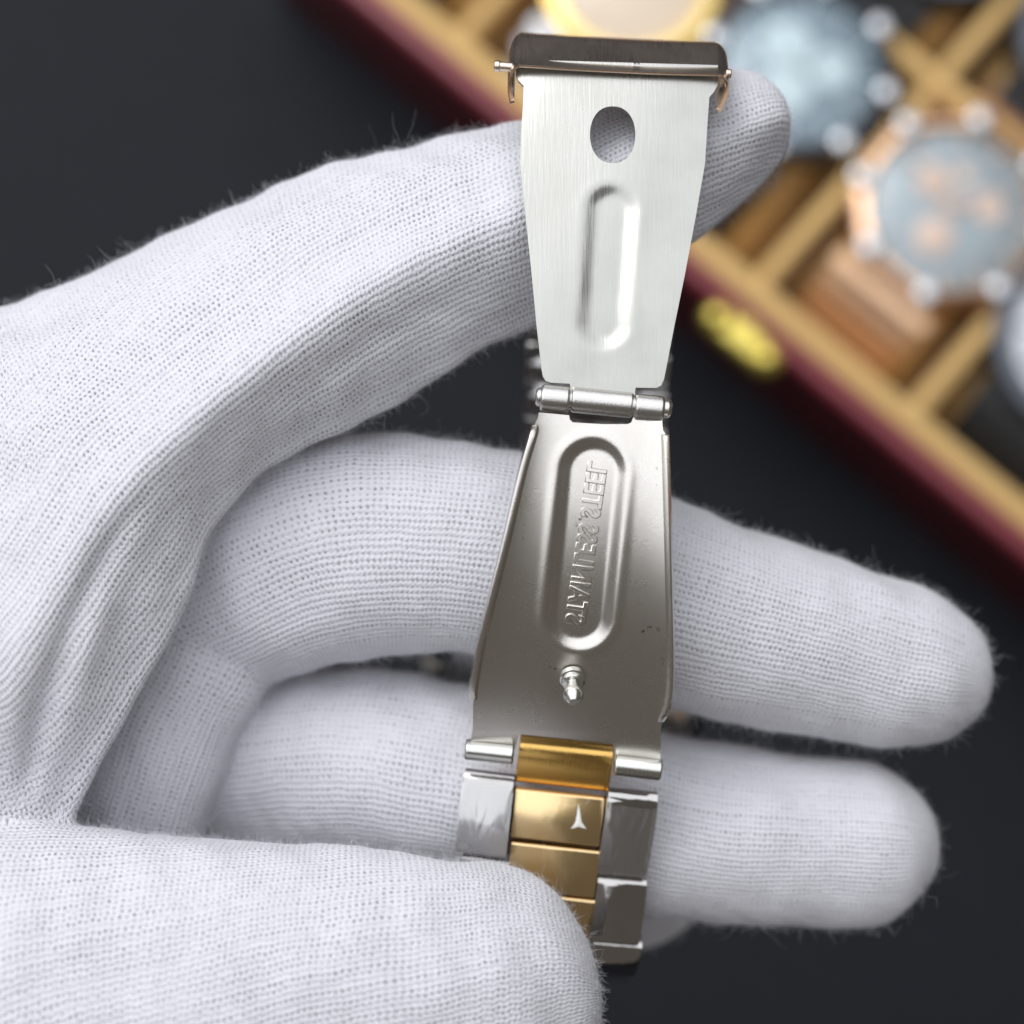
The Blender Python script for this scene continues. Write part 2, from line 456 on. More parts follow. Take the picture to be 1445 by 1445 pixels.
def box_watch(name, label, c, r, M_case, M_bez, M_dial, M_band, screws=0, M_screw=None, bezel_lobes=None, subdials=(), inlay=None, links=True, turn=0.0):
    """a wristwatch wrapped round its cushion, dial up; c = world point of the dial centre"""
    t = thing(name, label, 'wristwatch', (c.x, c.y, c.z - 0.042), 'watches lying in the box')
    mw = Matrix.Translation(c) @ MB4 @ Matrix.Rotation(turn, 4, 'Z')
    bm = bmesh.new(); disc(bm, -0.009, -0.001, r * .97, 48, bezel_lobes); from_bm('case', bm, M_case, t, mw)
    # bezel ring
    bm = bmesh.new(); n = 64; rings = []
    for rr, z in ((1.0, -.001), (1.0, .0012), (.96, .002), (.82, .0023), (.80, .0016), (.80, .0002)):
        rings.append([bm.verts.new((r * rr * ((bezel_lobes(2 * math.pi * k / n) if bezel_lobes and rr > .9 else 1)) * math.cos(2 * math.pi * k / n),
                                    r * rr * ((bezel_lobes(2 * math.pi * k / n) if bezel_lobes and rr > .9 else 1)) * math.sin(2 * math.pi * k / n), z)) for k in range(n)])
    for p, q in zip(rings, rings[1:]):
        for k in range(n): bm.faces.new((p[k], p[(k + 1) % n], q[(k + 1) % n], q[k]))
    from_bm('bezel', bm, M_bez, t, mw)
    bm = bmesh.new(); disc(bm, -.0012, 0.0006, r * .8, 48); dial = from_bm('dial', bm, M_dial, t, mw)
    for k in range(12):
        a = k * math.pi / 6
        bm = bmesh.new(); bmesh.ops.create_cube(bm, size=1)
        for v in bm.verts: v.co = Vector((v.co.x * r * .13, v.co.y * r * .035, v.co.z * .0004))
        from_bm('hour_mark', bm, inlay or M_SILVER, t, mw @ Matrix.Rotation(a, 4, 'Z') @ Matrix.Translation((r * .68, 0, .0009)))
    for (sx, sy, sr) in subdials:
        bm = bmesh.new(); disc(bm, .0006, .0010, r * sr, 28, None, 1, r * sx, r * sy); from_bm('subdial', bm, inlay or M_PALE, t, mw)
    for a, L, w in ((1.1, .5, .06), (2.9, .7, .045)):
        bm = bmesh.new(); bmesh.ops.create_cube(bm, size=1)
        for v in bm.verts: v.co = Vector(((v.co.x + .4) * r * L, v.co.y * r * w, v.co.z * .0004))
        from_bm('watch_hand', bm, inlay or M_SILVER, t, mw @ Matrix.Rotation(a, 4, 'Z') @ Matrix.Translation((0, 0, .0015)))
    for k in range(screws):
        a = 2 * math.pi * (k + .5) / screws
        bm = bmesh.new(); disc(bm, .0014, .0036, r * .11, 18, None, .8)
        from_bm('screw', bm, M_screw or M_SILVER, t, mw @ Matrix.Translation((r * .90 * math.cos(a), r * .90 * math.sin(a), 0)))
    V, F = rod((r * .95, 0, -.004), (r * 1.17, 0, -.004), r * .11, 16)
    from_bm_v = part('crown', V, F, M_bez, t, 'world', mw)
    # band down both ends of the cushion
    wband = r * 1.12
    prev = None
    tt = np.linspace(0, math.pi / 2, 200)
    ex, ez = 0.0165 * np.sin(tt), -0.027 * (1 - np.cos(tt))
    al = np.concatenate([[0], np.cumsum(np.hypot(np.diff(ex), np.diff(ez)))])
    nl_ = 8
    for s in (-1, 1):
        for k in range(nl_):
            q = (k + .35) / nl_ * al[-1]
            y = s * (r * .93 + float(np.interp(q, al, ex))); z = -0.0042 + float(np.interp(q, al, ez))
            a_ = float(np.interp(q, al, tt)); ang = -s * math.atan2(0.027 * math.sin(a_), 0.0165 * math.cos(a_))
            m2 = mw @ Matrix.Translation((0, y, z)) @ Matrix.Rotation(ang, 4, 'X') @ Matrix.Diagonal((1 - .03 * k, 1, 1, 1))
            if prev is None:
                bm = bmesh.new(); bmesh.ops.create_cube(bm, size=1)
                for v in bm.verts: v.co = Vector((v.co.x * wband, v.co.y * (.0036 if links else .0056), v.co.z * .0030))
                bmesh.ops.bevel(bm, geom=bm.edges[:], offset=.0007, segments=2, affect='EDGES')
                prev = from_bm('link' if links else 'strap_section', bm, M_band, t, m2)
            else:
                copy_part(prev, t, m2)
    return t

def on_box(px, py): return ray(px, py, Z_RIM - 0.002)
def comp(p): 
    d = p - O_BOX; return d.dot(A_DIR), d.dot(B_DIR)
WATCHES = []
def scallop(th): return 1 + 0.035 * math.cos(8 * th)
pD = on_box(1342, 296); pC = on_box(1128, 98); pB = on_box(890, -28); pE = on_box(1545, 482)
for p, lab in ((pD, 'tan cushion under the rose gold watch'), (pC, 'tan cushion under the blue grey dialled watch'),
               (pB, 'tan cushion under the champagne dialled gold watch at the top edge'), (pE, 'tan cushion under the white dialled watch at the right edge')):
    a, b = comp(p); cushion(a, CB, lab)
box_watch('box_watch', 'rose gold watch with slate dial, round studs and rose gold bracelet', pD, 0.0232, M_ROSE, M_ROSE, M_DIAL_GREY, M_ROSE_B,
          8, M_SILVER, octagon, ((-.30, .10, .17), (.26, .24, .15), (.04, -.32, .19), (-.02, .02, .10), (-.12, .34, .09)), M_INLAY)
box_watch('box_watch', 'gunmetal watch with pale blue grey dial and silver studs on black strap', pC, 0.0222, M_GUN, M_GUN, M_DIAL_BLUE, M_BLACK,
          8, M_SILVER, octagon, ((-.25, .1, .26), (.25, .2, .22), (.05, -.28, .26)), M_PALE, links=False)
box_watch('box_watch', 'yellow gold watch with champagne dial cut by the top edge', pB, 0.0205, M_YGOLD, M_YGOLD, M_DIAL_GOLD, M_SILVER,
          0, None, None, ((-.2, .1, .18),), M_INLAY)
box_watch('box_watch', 'black cased watch with white dial on black strap at the right edge', pE, 0.0225, M_BLACK, M_GUN, M_DIAL_WHITE, M_BLACK,
          0, None, None, (), M_GUN, links=False)
# dark watches in the far row and the one at the upper left
pA = bp(-2.5 * PITCH, CB, Z_RIM - .002)
cushion(-2.5 * PITCH, CB, 'tan cushion in the compartment nearest the upper left of the photo')
box_watch('box_watch', 'all black watch in the compartment at the upper left of the box', pA, 0.0185, M_BLACK, M_GUN, M_BLACK, M_BLACK, links=False, inlay=M_GUN)
for k, lab in ((-0.5, 'all black watch in the far row beyond the gunmetal watch'), (0.5, 'all black watch in the far row beyond the rose gold watch')):
    p = bp(k * PITCH, ROW + (ROW - TR - LN) / 2, Z_RIM - .002)
    cushion(k * PITCH, ROW + (ROW - TR - LN) / 2, 'tan cushion under the ' + lab)
    box_watch('box_watch', lab, p, 0.0195, M_BLACK, M_GUN, M_BLACK, M_BLACK, links=False, inlay=M_GUN)

# ------------------------------------------------------------------ the watch in the hand
WATCH = thing('wristwatch', 'two-tone steel and gold wristwatch with its folding clasp opened, held in the glove', 'wristwatch', WV(P(790, 1385, -36)))

def zU(py): 
    t = (555 - np.asarray(py, float)) / 465.0
    return -1.0 * t - 3.2 * t * t
def zL(py):
    t = (np.asarray(py, float) - 575) / 480.0
    return 32.6 * (0.15 * t - 0.36 * t * t)

def in_poly(pt, poly):
    x, y = pt[:, 0], pt[:, 1]; ins = np.zeros(len(pt), bool); n = len(poly)
    for i in range(n):
        x0, y0 = poly[i]; x1, y1 = poly[(i + 1) % n]
        c = ((y0 > y) != (y1 > y)) & (x < (x1 - x0) * (y - y0) / ((y1 - y0) + 1e-12) + x0)
        ins ^= c
    return ins
def poly_dist(pt, poly):
    d = np.full(len(pt), 1e9); n = len(poly)
    for i in range(n):
        a = poly[i]; b = poly[(i + 1) % n]; ab = b - a
        t = np.clip(((pt - a) @ ab) / (ab @ ab + 1e-12), 0, 1)
        d = np.minimum(d, np.linalg.norm(pt - a - t[:, None] * ab, axis=1))
    return d
def seg_dist(x, y, A, B):
    A = np.array(A, float); B = np.array(B, float); ab = B - A
    t = np.clip(((x - A[0]) * ab[0] + (y - A[1]) * ab[1]) / (ab @ ab), 0, 1)
    return np.hypot(x - A[0] - t * ab[0], y - A[1] - t * ab[1]), t
def densify(poly, step):
    out = []
    n = len(poly)
    for i in range(n):
        a = np.array(poly[i], float); b = np.array(poly[(i + 1) % n], float)
        k = max(1, int(np.linalg.norm(b - a) / step))
        for j in range(k): out.append(a + (b - a) * j / k)
    return np.array(out)
def sheet(name, outline, zf, thick, mat, parent, step=3.2, hole=None):
    """stamped metal sheet: pixel outline, height function zf(px, py) in mm, optional hole"""
    ol = densify(outline, step)
    xs = np.arange(ol[:, 0].min(), ol[:, 0].max(), step); ys = np.arange(ol[:, 1].min(), ol[:, 1].max(), step)
    g = np.stack(np.meshgrid(xs, ys), -1).reshape(-1, 2); g = g + rng.uniform(-.2, .2, g.shape) * step * .3
    ok = in_poly(g, ol) & (poly_dist(g, ol) > step * .6)
    if hole is not None: ok &= ~in_poly(g, hole) & (poly_dist(g, hole) > step * .6)
    g = g[ok]
    pts = [Vector(p) for p in ol]; ed = [(i, (i + 1) % len(ol)) for i in range(len(ol))]
    if hole is not None:
        b = len(pts); pts += [Vector(p) for p in hole]; ed += [(b + i, b + (i + 1) % len(hole)) for i in range(len(hole))]
    pts += [Vector(p) for p in g]
    vo, eo, fo, *_ = delaunay_2d_cdt(pts, ed, [], 0, 1e-6)
    v = np.array([tuple(p) for p in vo]); f = np.array([t for t in fo if len(t) == 3])
    cen = v[f].mean(1); keep = in_poly(cen, ol)
    if hole is not None: keep &= ~in_poly(cen, hole)
    f = f[keep]
    z = zf(v[:, 0], v[:, 1])
    top = PN(np.column_stack([v, z])); bot = top.copy(); bot[:, 2] -= thick
    n = len(v); F = [tuple(t) for t in f] + [tuple(t[::-1] + n) for t in f]
    from collections import Counter
    cnt = Counter(); 
    for t in f:
        for a, b in ((t[0], t[1]), (t[1], t[2]), (t[2], t[0])): cnt[(min(a, b), max(a, b))] += 1
    for t in f:
        for a, b in ((t[0], t[1]), (t[1], t[2]), (t[2], t[0])):
            if cnt[(min(a, b), max(a, b))] == 1: F.append((a, a + n, b + n, b))
    V = np.vstack([top, bot])
    m = part(name, V, F, mat, parent, sharp=50)
    bm = bmesh.new(); bm.from_mesh(m.data); bmesh.ops.recalc_face_normals(bm, faces=bm.faces); bm.to_mesh(m.data); bm.free()
    m.data.shade_smooth(); m.data.set_sharp_from_angle(angle=R(50))
    return m

# upper blade
UP = [(727, 84), (728, 106), (732, 114), (739, 121), (738, 150), (735, 190), (734, 230), (741, 300), (749, 375), (757, 458), (764, 520), (766, 531), (770, 537.5), (777, 540),
      (804, 541.5), (806, 553), (895, 560), (897, 547), (926, 547.5), (933, 544), (937, 535), (940, 520), (952, 458), (966, 390), (981, 310), (995, 230), (998, 180), (1001, 137), (1008, 129), (1013, 119), (1013, 92)]
th = np.linspace(0, 2 * math.pi, 56, endpoint=False)
HOLE = np.stack([864.5 + 32 * np.sign(np.cos(th)) * np.abs(np.cos(th)) ** .88, 190 + 40 * np.sign(np.sin(th)) * np.abs(np.sin(th)) ** .95], 1)
def z_up(x, y):
    d, t = seg_dist(x, y, (863, 297), (852, 456))
    dep = 0.50 * (1 - 0.25 * sstep(.7, 1, t))
    return zU(y) - dep * (1 - sstep(15, 43, d)) + 0.012 * np.exp(-((d - 45) / 7) ** 2) + 0.035 * np.sin(x / 31.0 + y / 57.0) - 0.22 * ((x - 866) / 120) ** 2 + 0.05 * np.sin(y / 70.0)
upper = sheet('upper_blade', UP, z_up, 0.75, M_BLADE_UP, WATCH, 3.0, HOLE)
# lower blade
LO = [(760.5, 582), (803, 586), (804, 592), (808, 596), (850, 598.5), (886, 598.5), (891, 596), (894, 588), (934, 592), (935.5, 607), (944, 620), (948.7, 757), (951, 899), (949, 950), (945, 985), (936, 1016), (933, 1024), (932, 1078), (869, 1072), (867, 1049), (733, 1036), (727, 1056), (664, 1048), (667, 1028), (668, 986), (671, 940), (681, 899), (712, 765), (735, 667), (753, 601), (759, 590)]
def z_lo(x, y):
    d, t = seg_dist(x, y, (837, 666), (817, 868))
    z = zL(y) - 0.60 * (1 - sstep(30, 50, d)) + 0.09 * np.exp(-((d - 53) / 7) ** 2)
    cx = 852 - (y - 575) * 0.105; hw = 92 + np.clip((y - 600) / 320, 0, 1) * 50
    z = z + 0.5 * np.abs(np.clip((x - cx) / hw, -1.1, 1.1)) ** 4              # edges turn up into the flanges
    dh = np.hypot(x - 807, y - 957); z = z - 0.12 * np.exp(-(dh / 24) ** 2)
    return z - 0.5 * sstep(1030, 1075, y)
lower = sheet('lower_blade', LO, z_lo, 0.75, M_BLADE_LOW, WATCH, 3.0)

def flange(pts, w, h, name='side_flange'):
    """upturned edge: pts (px, py, height factor), w = thickness in px inward (+x), h mm"""
    c = catmull(np.array(pts, float), 70)
    V = []; F = []
    for x, y, f in c:
        z = float(zL(y)); hh = h * f
        prof = [(0, -0.75), (0, 0.42 * hh), (w * .22, hh - .05), (w * .5, hh), (w * .85, hh - .10), (w * 1.05, hh * .45), (w * 1.5, 0.06), (w * 1.5, -0.75)]
        V += [P(x + dx, y, z + dz) for dx, dz in prof]
    k = 8
    for i in range(len(c) - 1):
        for j in range(k):
            F.append((i * k + j, i * k + (j + 1) % k, (i + 1) * k + (j + 1) % k, (i + 1) * k + j))
    F.append(tuple(range(k))[::-1]); F.append(tuple(range((len(c) - 1) * k, len(c) * k)))
    o = part(name, V, F, M_BLADE_LOW, WATCH, sharp=40)
    bm = bmesh.new(); bm.from_mesh(o.data); bmesh.ops.recalc_face_normals(bm, faces=bm.faces); bm.to_mesh(o.data); bm.free()
    o.data.shade_smooth(); o.data.set_sharp_from_angle(angle=R(40))
flange([(749, 600, .5), (745, 615, 1), (730, 667, 1), (707, 765, 1), (674, 899, 1), (666, 940, 1), (661, 972, .95), (661, 988, .75)], 11, 1.5)
flange([(943, 613, .5), (945, 628, 1), (948.7, 757, 1), (952, 899, 1), (952.5, 950, 1), (950, 985, 1), (943, 1008, .8), (937, 1019, .35)], -9, 1.5)

def barrel(name, p, q, r_px, mat, zoff=0.0, zfun=zL, bev=.2, par=None):
    zp = float(zfun(p[1])) + zoff; zq = float(zfun(q[1])) + zoff
    zz = (zp + zq) / 2
    V, F = rod(P(p[0], p[1], zz), P(q[0], q[1], zz), r_px * S, 36, bev)
    return part(name, V, F, mat, par or WATCH, sharp=40)
barrel('hinge_knuckle', (762.5, 561), (804, 565), 19, M_BARREL, -0.3, lambda y: 0.2)
barrel('hinge_knuckle', (895, 574), (937, 578), 19, M_BARREL, -0.3, lambda y: 0.2)
barrel('hinge_knuckle', (805.5, 563.5), (893.5, 572), 18.5, M_BARREL, -0.5, lambda y: 0.2)
barrel('hinge_pin', (755.5, 559.5), (947.5, 577.5), 13.5, M_BARREL, -0.3, lambda y: 0.2, .35)
barrel('end_knuckle', (656, 1057), (725, 1064.5), 15.5, M_TABEND, 0.35)
barrel('end_knuckle', (866.5, 1078.5), (934, 1086.5), 16.5, M_TABEND, 0.25)

# locking stud on the lower blade
b0 = P(808, 955, float(zL(955)) - 0.15)
sl = (float(zL(960)) - float(zL(950))) / ((960 - 950) * S)     # dz per mm downwards
T = norm([-0.03, sl, 1.0]); T = norm([0, sl * 1.6, 1.0])
V, F = lathe(b0, T, [(0, 1.32), (.25, 1.34), (.55, 1.28), (.62, 1.12), (.95, 1.08), (1.05, .98), (1.12, .62), (2.1, .60), (2.35, .92), (2.75, 1.02), (3.0, .98), (3.75, .50), (3.85, .40)], 36)
part('locking_stud', V, F, M_TABEND, WATCH, sharp=30)

# embossed, mirrored lettering in the lower recess (pressed through from the other side)
def emboss(text):
    cu = bpy.data.curves.new('t', 'FONT'); cu.body = text; cu.size = 1.0; cu.space_character = 1.02; cu.offset = 0.022
    cu.extrude = 0.02; cu.bevel_depth = 0.03; cu.bevel_resolution = 1; cu.resolution_u = 3
    ob = bpy.data.objects.new('t', cu); COL.objects.link(ob)
    dg = bpy.context.evaluated_depsgraph_get(); me = bpy.data.meshes.new_from_object(ob.evaluated_get(dg))
    v = np.empty(len(me.vertices) * 3); me.vertices.foreach_get('co', v); v = v.reshape(-1, 3)
    F = [tuple(p.vertices) for p in me.polygons]
    bpy.data.objects.remove(ob); bpy.data.curves.remove(cu); bpy.data.meshes.remove(me)
    x0, x1 = v[:, 0].min(), v[:, 0].max(); y1 = v[:, 1].max()
    a = (v[:, 0] - x0) / (x1 - x0); h = v[:, 1] / y1
    s = np.array([812.0, 882.0]); e = np.array([845.0, 652.0]); d = e - s; n = np.array([-d[1], d[0]]) / np.linalg.norm(d)
    n = n if n[0] > 0 else -n
    px = s[0] + d[0] * a + n[0] * (h - .5) * 28; py = s[1] + d[1] * a + n[1] * (h - .5) * 28
    z = z_lo(px, py) + 0.02 + (v[:, 2] / (abs(v[:, 2]).max())) * 0.20
    part('embossed_lettering', PN(np.column_stack([px, py, z])), F, M_BLADE_LOW, lower, sharp=60)
emboss('STAINLESS STEEL')

# clasp cover at the top: folded channel running back, away from the lens
def cover():
    sec = [(719.5, 146), (716.5, 128), (717.5, 112), (722, 99), (729, 92.5), (738, 91.5), (800, 95.5), (870, 99), (940, 102), (1005, 103.5), (1016, 104.5), (1024, 110), (1028.5, 120), (1026, 140), (1017, 160)]
    sec = np.array(sec, float)
    c = catmull(sec, 90)
    z0 = float(zU(95)) + 1.1
    mid = np.array([872.0, 130.0])
    stations = [(0.0, 0, 1.0), (0.22, -1.2, 1.0), (2.6, -17, .997), (5.6, -38, .985), (6.2, -42, .978), (7.0, -44.5, .968), (9.5, -45.5, .955)]
    k = len(c); V = []; F = []
    nrm = []
    for i in range(k):
        t = c[min(i + 1, k - 1)] - c[max(i - 1, 0)]; nn = np.array([-t[1], t[0]]); nn /= np.linalg.norm(nn); nrm.append(nn)
    nrm = np.array(nrm)
    if nrm[k // 2][1] < 0: nrm = -nrm        # inward = downwards in the picture
    for j, (back, up, sc) in enumerate(stations):
        prong = sstep(113, 150, c[:, 1])
        for inner in (0, 1):
            q = c + (nrm * 4.0 * (1 + .7 * prong)[:, None] if inner else 0)
            for i in range(k):
                x = mid[0] + (q[i, 0] - mid[0]) * sc; 
                y = q[i, 1] + up
                yy = y if prong[i] < .02 else y - prong[i] * min(back, 3) * 8   # flange runs up and back, only its front end dips
                V.append(P(x, yy, z0 - back - (.55 if inner and j == 0 else 0)))
    n2 = 2 * k
    for j in range(len(stations) - 1):
        for i in range(k - 1):
            a = j * n2 + i; b = (j + 1) * n2 + i
            F.append((a, a + 1, b + 1, b)); F.append((a + k, b + k, b + k + 1, a + k + 1))
        for i in (0, k - 1):
            a = j * n2 + i; b = (j + 1) * n2 + i
            F.append((a, b, b + k, a + k))
    for j in (0, len(stations) - 1):
        for i in range(k - 1):
            a = j * n2 + i; F.append((a, a + k, a + k + 1, a + 1))
    o = part('clasp_cover', V, F, M_COVER, WATCH, sharp=18)
    bm = bmesh.new(); bm.from_mesh(o.data); bmesh.ops.recalc_face_normals(bm, faces=bm.faces); bm.to_mesh(o.data); bm.free()
    o.data.shade_smooth(); o.data.set_sharp_from_angle(angle=R(18))
cover()
zc = float(zU(95))
for (p, q, r) in (((697.5, 93), (706, 93.7), 8.2), ((705, 93.5), (724, 95), 6.6), ((1024, 104), (1032, 104.6), 7.0)):
    V, F = rod(P(*p, zc), P(*q, zc), r * S, 24, .25); part('spring_bar', V, F, M_COVER, WATCH)

# ---- bracelet
TH = R(6.2)
XD = np.array([math.cos(TH), -math.sin(TH), 0.0])       # across the bracelet, in the hand frame
def link_mesh(name, w, L, t, mat, top_r=None):
    """one bracelet link: rounded side profile drawn across its width, y from 0 (front) to -L"""
    r = t * .5 if top_r is None else top_r
    prof = []
    for a in np.linspace(90, 180, 7): prof.append((-r + r * math.cos(R(a)) * -1 * -1 + 0, 0))
    prof = []
    pts = []
    for a in np.linspace(0, 90, 8): pts.append((-r + r * math.cos(R(a)), -r + r * math.sin(R(a))))         # front top edge
    for q in np.linspace(.15, .85, 6): pts.append((-r - (L - r * 1.4) * q, .24 * math.sin(math.pi * q)))
    for a in np.linspace(90, 180, 6): pts.append((-L + r * .4 + r * .4 * math.cos(R(a)), -r * .4 + r * .4 * math.sin(R(a))))
    pts += [(-L, -t + r * .3), (-L + r * .3, -t), (-r, -t), (-.2 * r, -t + r * .6)]
    xs = [(-w / 2, .96), (-w / 2 + .07, 1.0), (0, 1.0), (w / 2 - .07, 1.0), (w / 2, .96)]
    V = []; F = []; k = len(pts)
    for x, f in xs:
        for (y, z) in pts: V.append((x, (y + L / 2) * f - L / 2, (z + t / 2) * f - t / 2))
    for i in range(len(xs) - 1):
        for j in range(k): F.append((i * k + j, (i + 1) * k + j, (i + 1) * k + (j + 1) % k, i * k + (j + 1) % k))
    F.append(tuple(range(k))); F.append(tuple(range((len(xs) - 1) * k, len(xs) * k))[::-1])
    return V, F
def frame_matrix(o, x, y):
    z = norm(np.cross(x, y)); y = norm(np.cross(z, x)); x = norm(x)
    m = Matrix([[*map(float, r)] for r in np.column_stack([x, y, z])]).to_4x4()
    m = ROT.to_4x4() @ m
    m.translation = WV(o)
    return m
LINKS = {}
def put_link(kind, o, x, y, w, L, t, mat, name, top_r=None, sc=1.0):
    key = (kind,)
    m = frame_matrix(o, x, y) @ Matrix.Diagonal((sc, 1, 1, 1))
    if key not in LINKS:
        V, F = link_mesh(name, w, L, t, mat, top_r)
        me = mesh_from(name, np.array(V) * .001, F, mat, sharp=40)
        bm = bmesh.new(); bm.from_mesh(me); bmesh.ops.recalc_face_normals(bm, faces=bm.faces); bm.to_mesh(me); bm.free()
        me.shade_smooth(); me.set_sharp_from_angle(angle=R(40))
        LINKS[key] = me
    o2 = bpy.data.objects.new(name, LINKS[key])
    return link(o2, WATCH, m)
def tang(p, q): return norm(np.asarray(q) - np.asarray(p))
# first gold bar between the end knuckles
pa = P(800, 1054, -7.9); pb = P(793, 1117, -10.4)
put_link('gold0', pa, XD, -tang(pa, pb), 133 * S * 1.05, 5.1, 2.6, M_GOLD, 'centre_link', 1.25)
pa = P(790.5, 1119, -9.6); pb = P(784.5, 1190, -10.0)
g1 = put_link('gold1', pa, XD, -tang(pa, pb), 127 * S * 1.05, 5.08, 2.0, M_GOLDFILM, 'centre_link', .36)
pa = P(784, 1195, -10.2); pb = P(780, 1262, -11.2)
put_link('gold1', pa, XD, -tang(pa, pb), 0, 4.75, 0, M_GOLDFILM, 'centre_link')
pa = P(780, 1266, -11.3); pb = P(777, 1328, -13.5)
put_link('gold1', pa, XD, -tang(pa, pb), 0, 4.75, 0, M_GOLDFILM, 'centre_link')
SWL = 72 * S * 1.07
FILM_N = [0]
def film(host, w, L):
    """creased clear protective film stuck over the top of a link"""
    FILM_N[0] += 1
    r2 = np.random.default_rng(40 + FILM_N[0])
    nx, ny = 36, 56
    x = np.linspace(-.5, .5, nx) * (w + .10); y = -np.linspace(.16, 1.0, ny) * L
    X, Y = np.meshgrid(x, y)
    Z = np.full_like(X, .09) + .24 * np.sin(np.pi * np.clip(-Y / L, 0, 1))
    for _ in range(17):
        a = r2.uniform(1.22, 1.88); ph = r2.uniform(-3, 3); wd = r2.uniform(.06, .26); hh = r2.uniform(.010, .045)
        dd = (X + ph) * math.sin(a) + (Y + L * r2.uniform(.1, .9)) * math.cos(a) + .5 * np.sin(Y * r2.uniform(.3, .9) + ph)
        Z += hh * np.exp(-(dd / wd) ** 2)
    Z += .03 * np.sin(X * 1.9 + Y * .8)
    V = np.stack([X, Y, Z], -1).reshape(-1, 3)
    F = [(j * nx + i, j * nx + i + 1, (j + 1) * nx + i + 1, (j + 1) * nx + i) for j in range(ny - 1) for i in range(nx - 1)]
    me = mesh_from('protective_film', V * .001, F, M_CLEAR, sharp=180)
    o = bpy.data.objects.new('protective_film', me); COL.objects.link(o); o.parent = host
    return o
for side, rows in ((-1, [((691, 1089, -9.6), (688, 1208, -9.2)), ((686, 1212, -11.0), (684, 1300, -14.0))]),
                   (1, [((895, 1119, -9.0), (883, 1237, -11.2)), ((879.5, 1239, -11.4), (874, 1334, -12.6)), ((873, 1335, -12.9), (869, 1377, -16.0))])):
    for (p, q) in rows:
        pa, pb = P(*p), P(*q)
        tl = R(7) * side; xd = norm(XD * math.cos(tl) + np.array([0, 0, 1.0]) * math.sin(tl) * -1)
        o = put_link('outer', pa, xd, -tang(pa, pb), SWL, 6.9, 2.2, M_STEEL, 'outer_link', .95)
        if p[1] < 1125: film(o, SWL, 6.9)
        o.matrix_basis = o.matrix_basis @ Matrix.Diagonal((1, np.linalg.norm(pb - pa) / 6.9, 1, 1))
# small raised white three-pointed star on the first filmed gold link
c0 = P(816.5, 1162, -9.55)
V = []; 
ANG = [90, 215, 325]
for k in range(3):
    L = (2.0, .95, .95)[k]
    V.append((L * math.cos(R(ANG[k])), L * math.sin(R(ANG[k])), 0.0)); m = ANG[k] + (125, 110, 125)[k] / 2
    V.append((.34 * math.cos(R(m)), .34 * math.sin(R(m)), 0.02))
V = [np.array(v) + c0 for v in V]; V.append(c0 + np.array([0, 0, .16]))
part('white_star', V, [(i, (i + 1) % 6, 6) for i in range(6)], M_STAR, g1, sharp=80)
# the far side of the bracelet and the watch head, seen only in slits between the fingers
BACK = [P(872, 96, -17), P(868, 160, -28), P(858, 300, -38), P(846, 480, -42), P(838, 620, -45), P(815, 780, -54)]
LOW = [P(782, 1368, -25), P(782, 1372, -36), P(786, 1330, -48), P(792, 1240, -55)]
def run(path, n, w, kind):
    c = catmull(path, n + 1)
    for i in range(n):
        y = -tang(c[i], c[i + 1])
        L = np.linalg.norm(c[i + 1] - c[i])
        for j, mat, nm in ((-1, M_STEELFILM, 'outer_link'), (0, M_GOLDFILM, 'centre_link'), (1, M_STEELFILM, 'outer_link')):
            mt = put_link('back%d' % abs(j), c[i] + XD * j * w / 3, XD, y, w / 3 - .12, 4.0, 2.0, M_STEELFILM if j else M_STEEL, nm, .6)
            mt.matrix_basis = mt.matrix_basis @ Matrix.Diagonal((1, (L - .12) / 4.0, 1, 1))
run(BACK, 13, 17.2, 'b'); run(LOW, 4, 17.2, 'l')
hc = P(800, 985, -56)
V, F = lathe(hc, (0, 0, -1), [(-4.5, 14.5), (-4.2, 16.0), (-2.5, 17.3), (3.0, 17.6), (5.0, 16.6), (5.6, 15.0)], 64)
part('case', V, F, M_DARKSTEEL, WATCH)
V, F = lathe(hc + np.array([0, 0, -4.6]), (0, 0, -1), [(0, 17.0), (1.2, 17.2), (2.2, 15.8), (2.4, 14.5)], 64)
part('bezel', V, F, M_GOLD, WATCH)
V, F = rod(hc + np.array([-16.5, 3.8, 3.0]), hc + np.array([-18.6, 4.4, 3.8]), 1.15, 24); part('crown', V, F, M_TABEND, WATCH)
for dx, dy in ((-1, 1), (1, 1), (-1, -1), (1, -1)):
    a = hc + np.array([dx * 8.5, dy * 13.5, 0]); b = hc + np.array([dx * 8.9, dy * 20.5, 2.0])
    V, F = rod(a, b, 2.2, 16, .4); part('lug', V, F, M_DARKSTEEL, WATCH)
V, F = rod(hc + np.array([12.2, -1.8, 8.4]), hc + np.array([15.2, 2.6, 7.4]), 1.9, 20, .5); part('pusher', V, F, M_CREAM, WATCH)

